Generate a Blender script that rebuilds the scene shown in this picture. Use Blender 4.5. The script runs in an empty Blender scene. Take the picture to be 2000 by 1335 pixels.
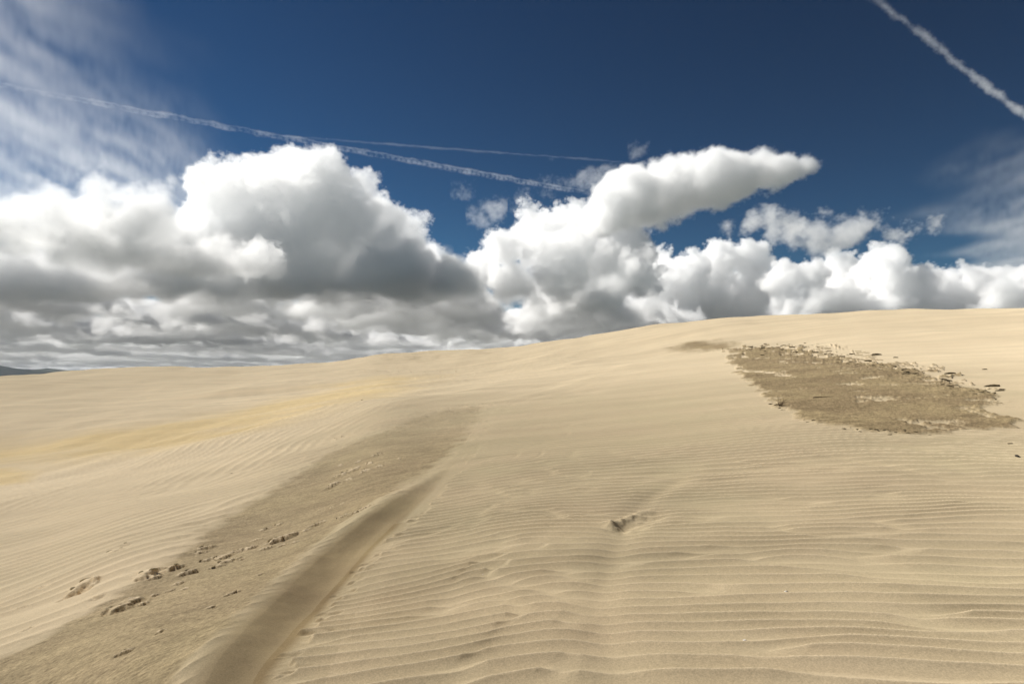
import bpy, math
import numpy as np

# ------------------------------------------------------------------ camera, sky, sun, exposure
F = 1327.0            # focal length in pixels of a 2000 px wide frame
HOR = 735.0           # row of the true horizon in that frame
PITCH = math.atan((HOR - 667.5) / F)
EYE = 1.6
scene = bpy.context.scene
cam_d = bpy.data.cameras.new("camera")
cam = bpy.data.objects.new("camera", cam_d)
scene.collection.objects.link(cam)
cam_d.sensor_width = 36.0
cam_d.lens = F / 2000.0 * 36.0
cam_d.clip_start = 0.05
cam_d.clip_end = 200000.0
cam.location = (0, 0, EYE)
cam.rotation_euler = (math.pi / 2 + PITCH, 0, 0)
scene.camera = cam

SUN_AZ = -65.0        # degrees from the view direction, to the left
SUN_EL = 41.0
sd = np.array([math.sin(math.radians(SUN_AZ)) * math.cos(math.radians(SUN_EL)),
               math.cos(math.radians(SUN_AZ)) * math.cos(math.radians(SUN_EL)),
               math.sin(math.radians(SUN_EL))])
sun_d = bpy.data.lights.new("sun", 'SUN')
sun_d.energy = 4.2
sun_d.angle = math.radians(0.53)
sun_d.color = (1.0, 0.965, 0.90)
sun = bpy.data.objects.new("sun", sun_d)
scene.collection.objects.link(sun)
from mathutils import Vector
sun.rotation_euler = Vector(sd).to_track_quat('Z', 'Y').to_euler()

world = bpy.data.worlds.new("World")
scene.world = world
world.use_nodes = True
wt = world.node_tree
wt.nodes.clear()
wout = wt.nodes.new('ShaderNodeOutputWorld')
wbg = wt.nodes.new('ShaderNodeBackground')
sky = wt.nodes.new('ShaderNodeTexSky')
sky.sky_type = 'NISHITA'
sky.sun_disc = False
sky.sun_elevation = math.radians(SUN_EL)
sky.sun_rotation = math.radians(SUN_AZ)
sky.altitude = 2500
sky.air_density = 1.0
sky.dust_density = 0.3
sky.ozone_density = 1.2
wbg.inputs['Strength'].default_value = 0.05
def wn(t, **kw):
    n = wt.nodes.new(t)
    for k, v in kw.items(): setattr(n, k, v)
    return n
def wmath(op, a, b=None, c=None):
    n = wn('ShaderNodeMath', operation=op)
    for i_, v in enumerate((a, b, c)):
        if v is None: continue
        if isinstance(v, (int, float)): n.inputs[i_].default_value = v
        else: wt.links.new(v, n.inputs[i_])
    return n.outputs[0]
def wstep(v, a, b, lo=0.0, hi=1.0):
    n = wn('ShaderNodeMapRange', interpolation_type='SMOOTHSTEP')
    for i_, q in enumerate((a, b, lo, hi)): n.inputs[i_ + 1].default_value = q
    wt.links.new(v, n.inputs[0]); return n.outputs[0]
# deeper, more saturated air, as through the polarised part of the sky
def wscale(v, k):
    n = wn('ShaderNodeVectorMath', operation='SCALE'); n.inputs['Scale'].default_value = k
    wt.links.new(v, n.inputs[0]); return n.outputs[0]
SKY_REF = 14.0
wgam = wn('ShaderNodeGamma'); wgam.inputs[1].default_value = 1.72
wt.links.new(wscale(sky.outputs[0], 1.0 / SKY_REF), wgam.inputs[0])
wcol = wn('ShaderNodeVectorMath', operation='MULTIPLY'); wcol.inputs[1].default_value = (0.58, 1.0, 0.96)
wt.links.new(wscale(wgam.outputs[0], SKY_REF), wcol.inputs[0])
wt.links.new(wcol.outputs[0], wbg.inputs[0])
wt.links.new(wbg.outputs[0], wout.inputs[0])

scene.view_settings.view_transform = 'Standard'
scene.view_settings.look = 'None'
scene.view_settings.exposure = 0.70
scene.view_settings.gamma = 1.0
scene.render.engine = 'CYCLES'
scene.cycles.use_denoising = True
scene.cycles.max_bounces = 36
scene.cycles.diffuse_bounces = 3
scene.cycles.volume_bounces = 32
scene.cycles.transparent_max_bounces = 24
scene.cycles.sample_clamp_indirect = 6.0

# ------------------------------------------------------------------ numeric helpers
def hash2(ix, iy, seed):
    n = (ix.astype(np.int64) * 374761393 + iy.astype(np.int64) * 668265263 + seed * 974634777) & 0xffffffff
    n = ((n ^ (n >> 13)) * 1274126177) & 0xffffffff
    n = (n ^ (n >> 16)) & 0xffffffff
    return n

def perlin2(x, y, seed=0):
    x0 = np.floor(x); y0 = np.floor(y)
    fx = x - x0; fy = y - y0
    u = fx * fx * fx * (fx * (fx * 6 - 15) + 10); v = fy * fy * fy * (fy * (fy * 6 - 15) + 10)
    def g(dx, dy):
        a = hash2(x0 + dx, y0 + dy, seed) * (2 * math.pi / 4294967296.0)
        return np.cos(a) * (fx - dx) + np.sin(a) * (fy - dy)
    a = g(0, 0) * (1 - u) + g(1, 0) * u
    b = g(0, 1) * (1 - u) + g(1, 1) * u
    return (a * (1 - v) + b * v) * 1.5

def fbm2(x, y, seed=0, octaves=4, gain=0.5):
    s = 0; a = 1.0
    for i in range(octaves):
        s = s + a * perlin2(x * 2 ** i + 13.7 * i, y * 2 ** i - 7.3 * i, seed + i)
        a *= gain
    return s

def hash3(ix, iy, iz, seed):
    n = (ix.astype(np.int64) * 374761393 + iy.astype(np.int64) * 668265263 + iz.astype(np.int64) * 2147483647 + seed * 974634777) & 0xffffffff
    n = ((n ^ (n >> 13)) * 1274126177) & 0xffffffff
    n = ((n ^ (n >> 15)) * 2246822519) & 0xffffffff
    return (n ^ (n >> 16)) & 0xffffffff

def noise3(x, y, z, seed=0):
    x0 = np.floor(x); y0 = np.floor(y); z0 = np.floor(z)
    fx = x - x0; fy = y - y0; fz = z - z0
    u = fx * fx * (3 - 2 * fx); v = fy * fy * (3 - 2 * fy); w = fz * fz * (3 - 2 * fz)
    def h(a, b, c): return hash3(x0 + a, y0 + b, z0 + c, seed) / 2147483648.0 - 1.0
    r = 0
    for c, wc in ((0, 1 - w), (1, w)):
        r = r + wc * ((h(0, 0, c) * (1 - u) + h(1, 0, c) * u) * (1 - v) + (h(0, 1, c) * (1 - u) + h(1, 1, c) * u) * v)
    return r

def sstep(a, b, x):
    t = np.clip((x - a) / (b - a), 0, 1)
    return t * t * (3 - 2 * t)

def pix_dir(px, py):
    """unit-less ray of a pixel of the 2000 px frame: azimuth (rad, right positive) and tangent of elevation"""
    cx = px - 1000.0; cy = 667.5 - py
    c, s = math.cos(PITCH), math.sin(PITCH)
    X = cx; Y = F * c - cy * s; Z = F * s + cy * c
    return math.atan2(X, Y), Z / math.hypot(X, Y)

# ------------------------------------------------------------------ the dunes: base height field
# per column: (row, distance) pairs at corresponding features, nearest first
COLS = {
    -350: [(1335, 9.5), (1150, 17), (1000, 31), (925, 48), (870, 60), (800, 95), (752, 150)],
    0:    [(1335, 7.0), (1150, 13), (1000, 25), (915, 42), (850, 55), (780, 90), (735, 150)],
    250:  [(1335, 5.2), (1150, 9.5), (1000, 18), (900, 34), (820, 52), (768, 85), (719, 150)],
    500:  [(1335, 4.2), (1150, 7.6), (1000, 14), (860, 30), (800, 48), (754, 80), (717, 150)],
    620:  [(1335, 3.95), (1150, 6.9), (1000, 12), (848, 27), (784, 46.5), (745, 78), (711, 146)],
    750:  [(1335, 3.7), (1150, 6.2), (1000, 10), (830, 24), (765, 45), (733, 75), (694, 140)],
    860:  [(1335, 3.55), (1150, 5.75), (1000, 9.3), (830, 22), (762, 41), (726, 71), (688, 133)],
    1000: [(1335, 3.4), (1150, 5.3), (1000, 8.5), (830, 20), (760, 36), (715, 65), (680, 120)],
    1300: [(1335, 3.3), (1150, 5.1), (1000, 8.0), (850, 15), (760, 28), (690, 55), (637, 105)],
    1600: [(1335, 3.4), (1150, 5.2), (1000, 8.0), (850, 14), (760, 24), (682, 48), (620, 100)],
    2000: [(1335, 3.8), (1150, 5.8), (1000, 8.6), (850, 15), (760, 24), (673, 50), (609, 100)],
    2400: [(1335, 4.2), (1150, 6.4), (1000, 9.4), (850, 16), (760, 25), (665, 52), (596, 100)],
}
azc, Rk, Zk = [], [], []
for px, pts in COLS.items():
    rs, zs = [], []
    for (py, r) in pts:
        a, T = pix_dir(px, py)
        rs.append(r); zs.append(EYE + T * r)
    Tc = (zs[-1] - EYE) / rs[-1]
    rs = [0.02, 1.0] + rs + [rs[-1] * 1.25, 420.0, 1500.0, 60000.0]
    zs = [0.0, 0.25 * zs[0] * 1.0 / rs[2] ] + zs + [EYE + rs[-4] * (Tc - 0.018), -14.0, -40.0, -60.0]
    azc.append(pix_dir(px, HOR)[0]); Rk.append(rs); Zk.append(zs)
azc = np.array(azc); Rk = np.array(Rk); Zk = np.array(Zk)
# close the circle behind the camera with the mean of both sides
mR = (Rk[0] + Rk[-1]) / 2; mZ = (Zk[0] + Zk[-1]) / 2
azc = np.concatenate([[-math.pi], azc, [math.pi]])
Rk = np.vstack([mR, Rk, mR]); Zk = np.vstack([mZ, Zk, mZ])

def pchip_slopes(x, y):
    h = np.diff(x, axis=-1); d = np.diff(y, axis=-1) / h
    m = np.zeros_like(y)
    w1 = 2 * h[..., 1:] + h[..., :-1]; w2 = h[..., 1:] + 2 * h[..., :-1]
    ok = d[..., :-1] * d[..., 1:] > 0
    with np.errstate(divide='ignore', invalid='ignore'):
        v = (w1 + w2) / (w1 / d[..., :-1] + w2 / d[..., 1:])
    m[..., 1:-1] = np.where(ok, v, 0)
    m[..., 0] = d[..., 0]; m[..., -1] = d[..., -1]
    return m

def hermite(x, y, m, xq):
    i = np.clip(np.searchsorted(x, xq) - 1, 0, len(x) - 2)
    h = x[i + 1] - x[i]; t = (xq - x[i]) / h
    return ((1 + 2 * t) * (1 - t) ** 2 * y[i] + t * (1 - t) ** 2 * h * m[i]
            + t * t * (3 - 2 * t) * y[i + 1] + t * t * (t - 1) * h * m[i + 1])

def cardinal(x, y):
    m = np.gradient(y, x)
    return m

# base table on (azimuth, ln r)
NA_T, NR_T = 721, 900
AZT = np.linspace(-math.pi, math.pi, NA_T)
LRT = np.linspace(math.log(0.02), math.log(60000.0), NR_T)
lnR = np.log(Rk)
RA = np.stack([hermite(azc, lnR[:, k], cardinal(azc, lnR[:, k]), AZT) for k in range(Rk.shape[1])], 1)
ZA = np.stack([hermite(azc, Zk[:, k], cardinal(azc, Zk[:, k]), AZT) for k in range(Rk.shape[1])], 1)
SA = pchip_slopes(RA, ZA)
# gentler, rounder slopes than pchip alone
D = np.diff(ZA, axis=1) / np.diff(RA, axis=1)
C = np.copy(SA); C[:, 1:-1] = 0.5 * (D[:, 1:] + D[:, :-1])
SA[:, 3:-4] = 0.6 * SA[:, 3:-4] + 0.4 * C[:, 3:-4]
ZT = np.stack([hermite(RA[i], ZA[i], SA[i], LRT) for i in range(NA_T)], 0)

def bil(tab, a, l):
    fi = np.clip((a + math.pi) / (2 * math.pi) * (NA_T - 1), 0, NA_T - 1.001)
    fj = np.clip((l - LRT[0]) / (LRT[-1] - LRT[0]) * (NR_T - 1), 0, NR_T - 1.001)
    i = fi.astype(int); j = fj.astype(int); u = fi - i; v = fj - j
    return ((tab[i, j] * (1 - u) + tab[i + 1, j] * u) * (1 - v) + (tab[i, j + 1] * (1 - u) + tab[i + 1, j + 1] * u) * v)

def base_h(x, y):
    x = np.asarray(x, float); y = np.asarray(y, float)
    r = np.maximum(np.hypot(x, y), 0.021)
    return bil(ZT, np.arctan2(x, y), np.log(r))

def ground_pt(px, py, rmin=1.5, rmax=400.0):
    """where the line of sight through a pixel first meets the base dune surface"""
    a, T = pix_dir(px, py)
    r = np.exp(np.linspace(math.log(rmin), math.log(rmax), 4000))
    z = base_h(r * math.sin(a), r * math.cos(a))
    s = np.nonzero(z > EYE + T * r)[0]
    k = s[0] if len(s) else len(r) - 1
    if k > 0 and len(s):
        e0 = EYE + T * r[k - 1] - z[k - 1]; e1 = EYE + T * r[k] - z[k]
        rr = r[k - 1] + (r[k] - r[k - 1]) * e0 / (e0 - e1)
    else:
        rr = r[k]
    return np.array([rr * math.sin(a), rr * math.cos(a)])

def poly_world(pts):
    return np.array([ground_pt(*p) for p in pts])

def seg_dist(P, poly, closed=False):
    """distance, signed side and arclength parameter of points to a polyline"""
    n = len(poly)
    best = np.full(P.shape[0], 1e9); side = np.zeros(P.shape[0]); par = np.zeros(P.shape[0])
    for i in range(n if closed else n - 1):
        A = poly[i]; B = poly[(i + 1) % n]; d = B - A; L2 = d @ d + 1e-12
        w = P - A
        t = np.clip((w @ d) / L2, 0, 1)
        q = w - t[:, None] * d
        dist = np.hypot(q[:, 0], q[:, 1])
        m = dist < best
        best[m] = dist[m]
        side[m] = np.sign(d[0] * w[m, 1] - d[1] * w[m, 0])
        par[m] = (i + t[m]) / (n if closed else n - 1)
    return best, side, par

def inside(P, poly):
    c = np.zeros(P.shape[0], bool)
    n = len(poly)
    for i in range(n):
        x1, y1 = poly[i]; x2, y2 = poly[(i + 1) % n]
        if y1 == y2: continue
        cond = ((y1 > P[:, 1]) != (y2 > P[:, 1])) & (P[:, 0] < (x2 - x1) * (P[:, 1] - y1) / (y2 - y1) + x1)
        c ^= cond
    return c

def logpolar(xy):
    xy = np.atleast_2d(xy)
    return np.stack([np.arctan2(xy[:, 0], xy[:, 1]) * 1.0, np.log(np.hypot(xy[:, 0], xy[:, 1]))], 1)

def smooth_poly(pts, n=8):
    pts = np.array(pts, float); out = []
    for i in range(len(pts) - 1):
        p0 = pts[max(i - 1, 0)]; p1 = pts[i]; p2 = pts[i + 1]; p3 = pts[min(i + 2, len(pts) - 1)]
        for t in np.linspace(0, 1, n, endpoint=False):
            out.append(0.5 * ((2 * p1) + (-p0 + p2) * t + (2 * p0 - 5 * p1 + 4 * p2 - p3) * t ** 2 + (-p0 + 3 * p1 - 3 * p2 + p3) * t ** 3))
    out.append(pts[-1])
    return np.array(out)

# ------------------------------------------------------------------ the ground mesh (polar sheet round the camera, to the horizon)
QUICK = False
az_dense = np.linspace(math.radians(-43), math.radians(43), 1500)
az_side = np.radians(np.linspace(43, 317, 120))[1:-1]
AZ = np.concatenate([az_dense, az_side])          # runs the full circle
inv0, inv1 = 1 / 2.6, 1 / 150.0
u = np.linspace(0, 1, 1050)
r_mid = 1.0 / (inv0 + (inv1 - inv0) * u)
# refine the far part: blend with geometric spacing
r_all = [np.exp(np.linspace(math.log(0.05), math.log(2.6), 60))[:-1]]
ring = [2.6]
while ring[-1] < 170.0:
    r = ring[-1]
    ring.append(r + min(max(0.00085 * (0.5 if r < 12 else 0.68 if r < 45 else 0.9) * r * r / 1.6, 0.008), 0.02 * r))
r_all.append(np.array(ring))
r_all.append(np.exp(np.linspace(math.log(ring[-1]), math.log(60000.0), 110))[1:])
RR = np.concatenate(r_all)
NA, NR = len(AZ), len(RR)
X = (RR[:, None] * np.sin(AZ)[None, :]).ravel()
Y = (RR[:, None] * np.cos(AZ)[None, :]).ravel()
R = np.repeat(RR, NA); A = np.tile(AZ, NR)
A = np.where(A > math.pi, A - 2 * math.pi, A)
Z = base_h(X, Y)
P = np.stack([X, Y], 1)
near = (R < 170) & (np.abs(A) < 0.80)
idx = np.nonzero(near)[0]
PX, PY, PR, PA = X[idx], Y[idx], R[idx], A[idx]
PP = P[idx]
LP = logpolar(PP)
# approximate frame position of every near vertex (only used to choose region weights between world features)
H = np.zeros(len(idx))

# broad soft undulation
broad = 0.012 * PR ** 0.8 * fbm2(PX / 9.0, PY / 14.0, 3, 3)
broad *= sstep(6, 16, PR)
H += broad * 0.5

# region masks from world outlines ------------------------------------------------
def lp_poly(px_pts):
    return logpolar(poly_world(px_pts))

def region(px_pts, feather, wob=0.0, wobs=1.0, seed=0):
    """soft mask of a world outline; feather and wobble are in log-polar units so that they scale with distance"""
    poly = lp_poly(px_pts)
    lo = poly.min(0) - 6 * feather - 3 * wob - 0.05; hi = poly.max(0) + 6 * feather + 3 * wob + 0.05
    m = np.nonzero(((LP > lo) & (LP < hi)).all(1))[0]
    Q = LP[m].copy()
    if wob:
        Q[:, 0] += wob * fbm2(PX[m] / wobs, PY[m] / wobs, seed, 4, 0.6)
        Q[:, 1] += 1.5 * wob * fbm2(PX[m] / wobs, PY[m] / wobs, seed + 50, 4, 0.6)
    d, s, t = seg_dist(Q, poly, True)
    sd_ = np.where(inside(Q, poly), d, -d)
    out = np.full(len(idx), -1.0)
    out[m] = sd_
    return sstep(-feather, feather, out), out

# 1) the small slip face: crest line on its left, foot on its right
slip_crest = smooth_poly(poly_world([(320, 1500), (405, 1335), (475, 1250), (565, 1160), (658, 1075), (738, 1010), (798, 965), (848, 930), (880, 900), (905, 870)]))
slip_foot = smooth_poly(poly_world([(420, 1500), (500, 1335), (545, 1270), (625, 1180), (705, 1090), (765, 1030), (812, 985), (848, 945), (882, 905), (905, 870)]))
near_slip = np.nonzero((PR < 30) & (PA < 0.25))[0]
Q = PP[near_slip]
Q = Q + 0.018 * np.stack([fbm2(Q[:, 0] / 0.5, Q[:, 1] / 0.9, 15, 3), fbm2(Q[:, 0] / 0.5, Q[:, 1] / 0.9, 16, 3)], 1)
dc, sc, tc = seg_dist(Q, slip_crest)
df, sf, tf = seg_dist(Q, slip_foot)
lc = dc * np.where(sc > 0, -1, 1)   # >0 to the right of the crest
lf = df * np.where(sf > 0, -1, 1)   # >0 to the right of the foot
wloc = np.interp(tc, np.linspace(0, 1, len(slip_crest)), np.array([np.hypot(*(slip_foot - c_).T).min() for c_ in slip_crest]))
wloc = np.clip(wloc, 0.08, 0.40)
tt = np.where(lf > 0, 1, np.where(lc < 0, 0, dc / np.maximum(dc + df, 1e-4)))
fade = 1 - sstep(0.45, 0.97, tc)
drop = 0.46 * wloc * fade
q1 = np.clip(lc / wloc, -3, 1)
prof = np.where(q1 < 0.15, 1 - 0.30 * np.clip((q1 + 0.6) / 0.75, 0, 1) ** 2, 0)
prof = np.where(q1 >= 0.15, 0.70 * (1 - sstep(0.0, 1.0, (q1 - 0.15) / 0.85 * 0.62 + 0.38) ) / (1 - sstep(0, 1, 0.38)), prof)
left = np.exp(-np.maximum(-lc - 0.1, 0) / 2.0)
slip_add = np.zeros(len(idx)); slip_add[near_slip] = drop * prof * left
slip_shade = np.zeros(len(idx)); slip_shade[near_slip] = sstep(-0.15, 0.1, lc) * (1 - sstep(0.0, 0.12, lf)) * fade
LC = np.full(len(idx), -9.0); LC[near_slip] = lc
LF = np.full(len(idx), 9.0); LF[near_slip] = lf
TC = np.ones(len(idx)); TC[near_slip] = tc
H += slip_add

# 2) the damp strip with disturbed crust
strip_px = [(-60, 1330), (60, 1270), (200, 1190), (330, 1110), (395, 1050), (440, 1010), (520, 965), (600, 915), (650, 885), (740, 850), (830, 817), (905, 800), (945, 795),
            (925, 825), (880, 880), (820, 925), (770, 960), (700, 1015), (620, 1080), (540, 1160), (450, 1250), (370, 1335), (300, 1450), (-60, 1500)]
strip, strip_sd = region(strip_px, 0.012, 0.012, 0.8, 11)
strip = strip * (1 - 0.55 * sstep(13, 24, PR))
strip_soft, _ = region(strip_px, 0.06, 0.02, 0.8, 12)
H -= 0.05 * strip_soft * np.clip(PR / 8, 0.5, 1.5)

# 3) the dark crusted patch on the right
patch_px = [(1425, 682), (1480, 676), (1555, 675), (1600, 686), (1655, 702), (1700, 710), (1760, 718), (1800, 733), (1850, 745), (1905, 760), (1948, 780), (1935, 798),
            (1968, 825), (1950, 838), (1890, 842), (1830, 847), (1750, 845), (1680, 840), (1620, 830), (1560, 818), (1520, 797), (1492, 770), (1462, 745), (1447, 722), (1430, 700)]
patch, patch_sd = region(patch_px, 0.006, 0.016, 1.6, 21)
patch2, _ = region([(1312, 677), (1345, 668), (1400, 667), (1440, 671), (1425, 680), (1370, 684), (1325, 682)], 0.02, 0.012, 2.0, 23)
# blown sand lies over the far side of the patch in tongues
tong = fbm2(PX / 1.5, PY / 1.9, 31, 6, 0.65)
lower_line = np.array([ground_pt(*p) for p in [(1425, 690), (1600, 715), (1750, 745), (1900, 785), (1990, 815)]])
dl, sl, _t = seg_dist(PP, lower_line)
up = dl * np.where(sl > 0, 1, -1)    # >0 farther than the middle of the patch
cover = sstep(0.0, 0.4, tong + 0.75 * sstep(-0.6, 4.0, up) + 0.5 * sstep(0.54, 0.62, PA) - 0.60)
patch_raw = patch.copy()
patch = patch * (1 - cover)
crust = fbm2(PX / 0.5, PY / 0.3, 41, 5, 0.62)
isl = sstep(0.30, 0.45, fbm2(PX / 0.8, PY / 1.1, 33, 5, 0.62) + 0.1 - 7.0 * np.maximum(-patch_sd, 0)) * (up > 0) * (patch_sd > -0.05) * (1 - sstep(0.60, 0.64, PA))
patch = np.maximum(patch, 0.95 * isl)
H += patch * (0.045 + (0.02 + 0.05 * sstep(-1.0, 2.5, up)) * crust)
# raised rim of the crust along its near boundary
rim = np.exp(-((patch_sd - 0.004) / 0.007) ** 2) * (up < 0.3) * (fbm2(PX / 0.5, PY / 0.5, 47, 2) > -0.25)
H += 0.012 * rim * (patch_raw > 0.2)

# 4) the yellow band and patches like it: direct sunlight put into the colour
sun_gold_px = [(-400, 925), (-100, 915), (0, 912), (120, 912), (250, 900), (400, 878), (520, 850), (640, 815), (760, 770), (800, 740), (740, 742), (640, 762), (500, 795), (380, 818),
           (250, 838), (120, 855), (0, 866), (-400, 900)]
sun_gold, _ = region(sun_gold_px, 0.09, 0.03, 6.0, 51)
sun_gold2, _ = region([(-80, 935), (0, 930), (70, 935), (60, 955), (0, 962), (-80, 965)], 0.015, 0.006, 3.0, 52)
far_d, _ = region([(690, 697), (740, 690), (800, 690), (870, 693), (960, 686), (880, 699), (800, 699), (740, 702)], 0.04, 0.05, 5.0, 53)

# 5) the pit with a curled lip in the foreground
pc = ground_pt(1222, 1030)
dx, dy = PX - pc[0], PY - pc[1]
pitm = np.nonzero((np.abs(dx) < 1.6) & (np.abs(dy) < 4.5))[0]
a0 = 0.55
ux = dx[pitm] * math.cos(a0) + dy[pitm] * math.sin(a0) * 0.55
uy = -dx[pitm] * math.sin(a0) + dy[pitm] * math.cos(a0) * 0.55
wrp = 0.04 * fbm2(PX[pitm] / 0.15, PY[pitm] / 0.15, 61, 3)
pit = np.zeros(len(idx))
bowl = -0.075 * np.exp(-((ux + 0.02) / 0.16) ** 2 - ((uy + wrp) / 0.10) ** 2)
mound = 0.055 * np.exp(-((ux + 0.10) / 0.07) ** 2 - ((uy - 0.09) / 0.10) ** 2)
ridge = 0.05 * np.exp(-((uy - 0.13 - wrp) / 0.05) ** 2) * sstep(-0.25, 0.0, ux) * (1 - sstep(0.3, 0.75, ux))
bowl2 = -0.045 * np.exp(-((ux - 0.38) / 0.22) ** 2 - ((uy + 0.04 + wrp) / 0.09) ** 2)
tip = 0.05 * np.exp(-((ux + 0.02 + wrp) / 0.05) ** 2 - ((uy + 0.06) / 0.06) ** 2)
pit[pitm] = 0.65 * (bowl + mound + ridge + bowl2 + tip)
H += pit
pit_cover = np.zeros(len(idx)); pit_cover[pitm] = np.exp(-(ux / 0.42) ** 2 - (uy / 0.2) ** 2)
# shallow furrow running on towards the camera
fur = smooth_poly(poly_world([(1330, 940), (1260, 985), (1215, 1060), (1190, 1120), (1175, 1180), (1180, 1240), (1195, 1300), (1215, 1400)]))
dfu, sfu, _t = seg_dist(PP, fur)
H += -0.010 * np.exp(-(dfu / 0.13) ** 2) + 0.004 * np.exp(-((dfu - 0.3) / 0.15) ** 2)
furrow = np.exp(-(dfu / 0.13) ** 2)

# soft dune crests that overlap on the left
for (pp, hh_, w_near, w_far) in (([(-200, 914), (0, 914), (150, 911), (300, 896), (450, 870), (560, 838), (680, 800), (760, 775)], 0.40, 7.0, 2.2),
                                ([(430, 775), (500, 762), (580, 751), (660, 738), (720, 728)], 0.6, 12.0, 6.0)):
    lp_ = smooth_poly(poly_world(pp))
    mm_ = np.nonzero(PR > 14)[0]
    dd_, ss_, tt_ = seg_dist(PP[mm_], lp_)
    rr_ = np.hypot(PX[mm_], PY[mm_])
    far_side = ss_ > 0
    ends_ = sstep(0.0, 0.15, tt_ + 0.15 * (pp[0][0] < 0)) * (1 - sstep(0.8, 1.0, tt_))
    H[mm_] += hh_ * ends_ * np.where(far_side, np.exp(-(dd_ / w_far) ** 2), np.exp(-(dd_ / w_near) ** 1.6))

# 6) wind ripples: band-limited random waves, so that crests wander, fork and end as real ones do
def wave_tile(N, k0, sx, sy, seed):
    rng = np.random.default_rng(seed)
    n = rng.standard_normal((N, N)) + 1j * rng.standard_normal((N, N))
    kx = np.fft.fftfreq(N) * N; ky = np.fft.fftfreq(N) * N
    KX, KY = np.meshgrid(kx, ky, indexing='ij')
    W = np.exp(-0.5 * (KX / sx) ** 2 - 0.5 * ((KY - k0) / sy) ** 2)
    z = np.fft.ifft2(np.fft.fft2(n) * W)
    return z / np.abs(z).std() / 1.6

TN = 1024; K0 = 64
tiles = [wave_tile(TN, K0, 7.0, 9.0, s) for s in (1, 2, 3, 4)]

def sample_tile(t, ua, va):
    """ua along the crests, va across them, both in wavelengths"""
    fx = (ua * TN / K0) % TN; fy = (va * TN / K0) % TN
    i = fx.astype(int) % TN; j = fy.astype(int) % TN; a = fx - np.floor(fx); b = fy - np.floor(fy)
    i1 = (i + 1) % TN; j1 = (j + 1) % TN
    return (t[i, j] * (1 - a) + t[i1, j] * a) * (1 - b) + (t[i, j1] * (1 - a) + t[i1, j1] * a) * b

def ripple_layer(tile, ang_deg, lam, stretch=1.0, seed=0, bend=0.25, bl=2.5):
    c, s = math.cos(math.radians(ang_deg)), math.sin(math.radians(ang_deg))
    wx = bend * perlin2(PX / bl, PY / bl, 300 + seed); wy = bend * perlin2(PX / bl, PY / bl, 400 + seed)
    wx = wx + 0.22 * lam * perlin2(PX / (3.2 * lam), PY / (3.2 * lam), 500 + seed); wy = wy + 0.28 * lam * perlin2(PX / (4.5 * lam), PY / (4.5 * lam), 600 + seed)
    x = PX + wx; y = PY + wy
    al = (x * c + y * s) / (lam * stretch); ac = (-x * s + y * c) / lam
    return sample_tile(tile, al, ac)

def profile(z, sharp=2.2):
    ph = np.angle(z); am = np.clip(np.abs(z) * 1.3, 0, 1)
    d = np.abs(ph) / math.pi           # 0 crest .. 1 trough
    h = np.exp(-sharp * d) * 1.0
    h = (h - math.exp(-sharp)) / (1 - math.exp(-sharp))
    rw = 0.08 + 0.14 * sstep(5, 10, PR)      # crests are blunter where the sheet is coarser
    h = np.where(d < rw, h - (rw - d) ** 2 * sharp * 0.28 / rw, h)
    return h * am

# weights of the five ripple fields by world position
def W_of(px, py, sr, sa):
    g = ground_pt(px, py); l = logpolar(g)[0]
    return np.exp(-((PA - l[0]) / sa) ** 2 - ((LP[:, 1] - l[1]) / sr) ** 2)

right_of = sstep(0.0, 0.09, LF - 0.10 - 0.16 * fbm2(PX / 0.22, PY / 0.09, 75, 2) - 0.02 * np.clip(PR - 5, 0, 20))
right_of = np.where(TC > 0.98, sstep(-0.3, 0.6, LF), right_of)        # right of the slip foot
left_of = (LC < 0)
z1 = ripple_layer(tiles[0], -10, 0.205, 1.35, 1, 0.16, 2.0)
z2 = ripple_layer(tiles[1], 3, 0.200, 1.6, 2, 0.12, 2.0)
wb = sstep(8.0, 12.5, PR)
z1 = z1 * (1 - wb) + wb * ripple_layer(tiles[3], -6, 0.32, 1.5, 11, 0.2, 2.4)
z2 = z2 * (1 - wb) + wb * ripple_layer(tiles[2], 13, 0.30, 1.5, 12, 0.2, 2.4)
z6 = ripple_layer(tiles[2], -22, 0.30, 1.4, 5, 0.22, 2.8)
a_mid = math.radians(2)
w2 = sstep(0.10, -0.16, PA - 0.02) if False else 1 - sstep(-0.20, 0.22, PA)
w6 = sstep(0.36, 0.72, PA) * sstep(6, 12, PR)
zr = z1 * (1 - w2) * (1 - w6) + z2 * w2 + z6 * w6 * (1 - w2)
amp_r = 0.027 * right_of
H += 0.003 * fbm2(PX / 0.9, PY / 0.6, 73, 3) * right_of * (1 - sstep(9, 16, PR))
amp_r = amp_r * (1 - 0.88 * sstep(10, 30, PR + 9 * fbm2(PX / 7, PY / 7, 71, 2)))
amp_r = amp_r * (1 - 0.55 * sstep(7, 13, PR) * (1 - sstep(-0.05, 0.2, PA)))
amp_r = amp_r * (1 - patch_raw) * (1 - 0.8 * np.clip(pit_cover, 0, 1)) * (1 - 0.35 * furrow)
patchy = 0.95 + 0.3 * fbm2(PX / 1.1, PY / 1.1, 72, 3)
rip = (1.6 + 0.4 * wb) * amp_r * np.clip(patchy, 0.5, 1.35) * profile(zr)
# slope left of the crest: fine, steeply running ripples
z3 = ripple_layer(tiles[2], 57, 0.19, 1.8, 3, 0.08, 1.0)
m3 = ((LC < 0) & (LC > -2.2)) * sstep(-2.0, -0.9, LC) * (1 - sstep(-0.12, 0.02, LC)) * (1 - 0.85 * strip) * (TC < 1)
rip += 0.015 * m3 * profile(z3, 1.8) * (1 - sstep(9, 15, PR))
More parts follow.
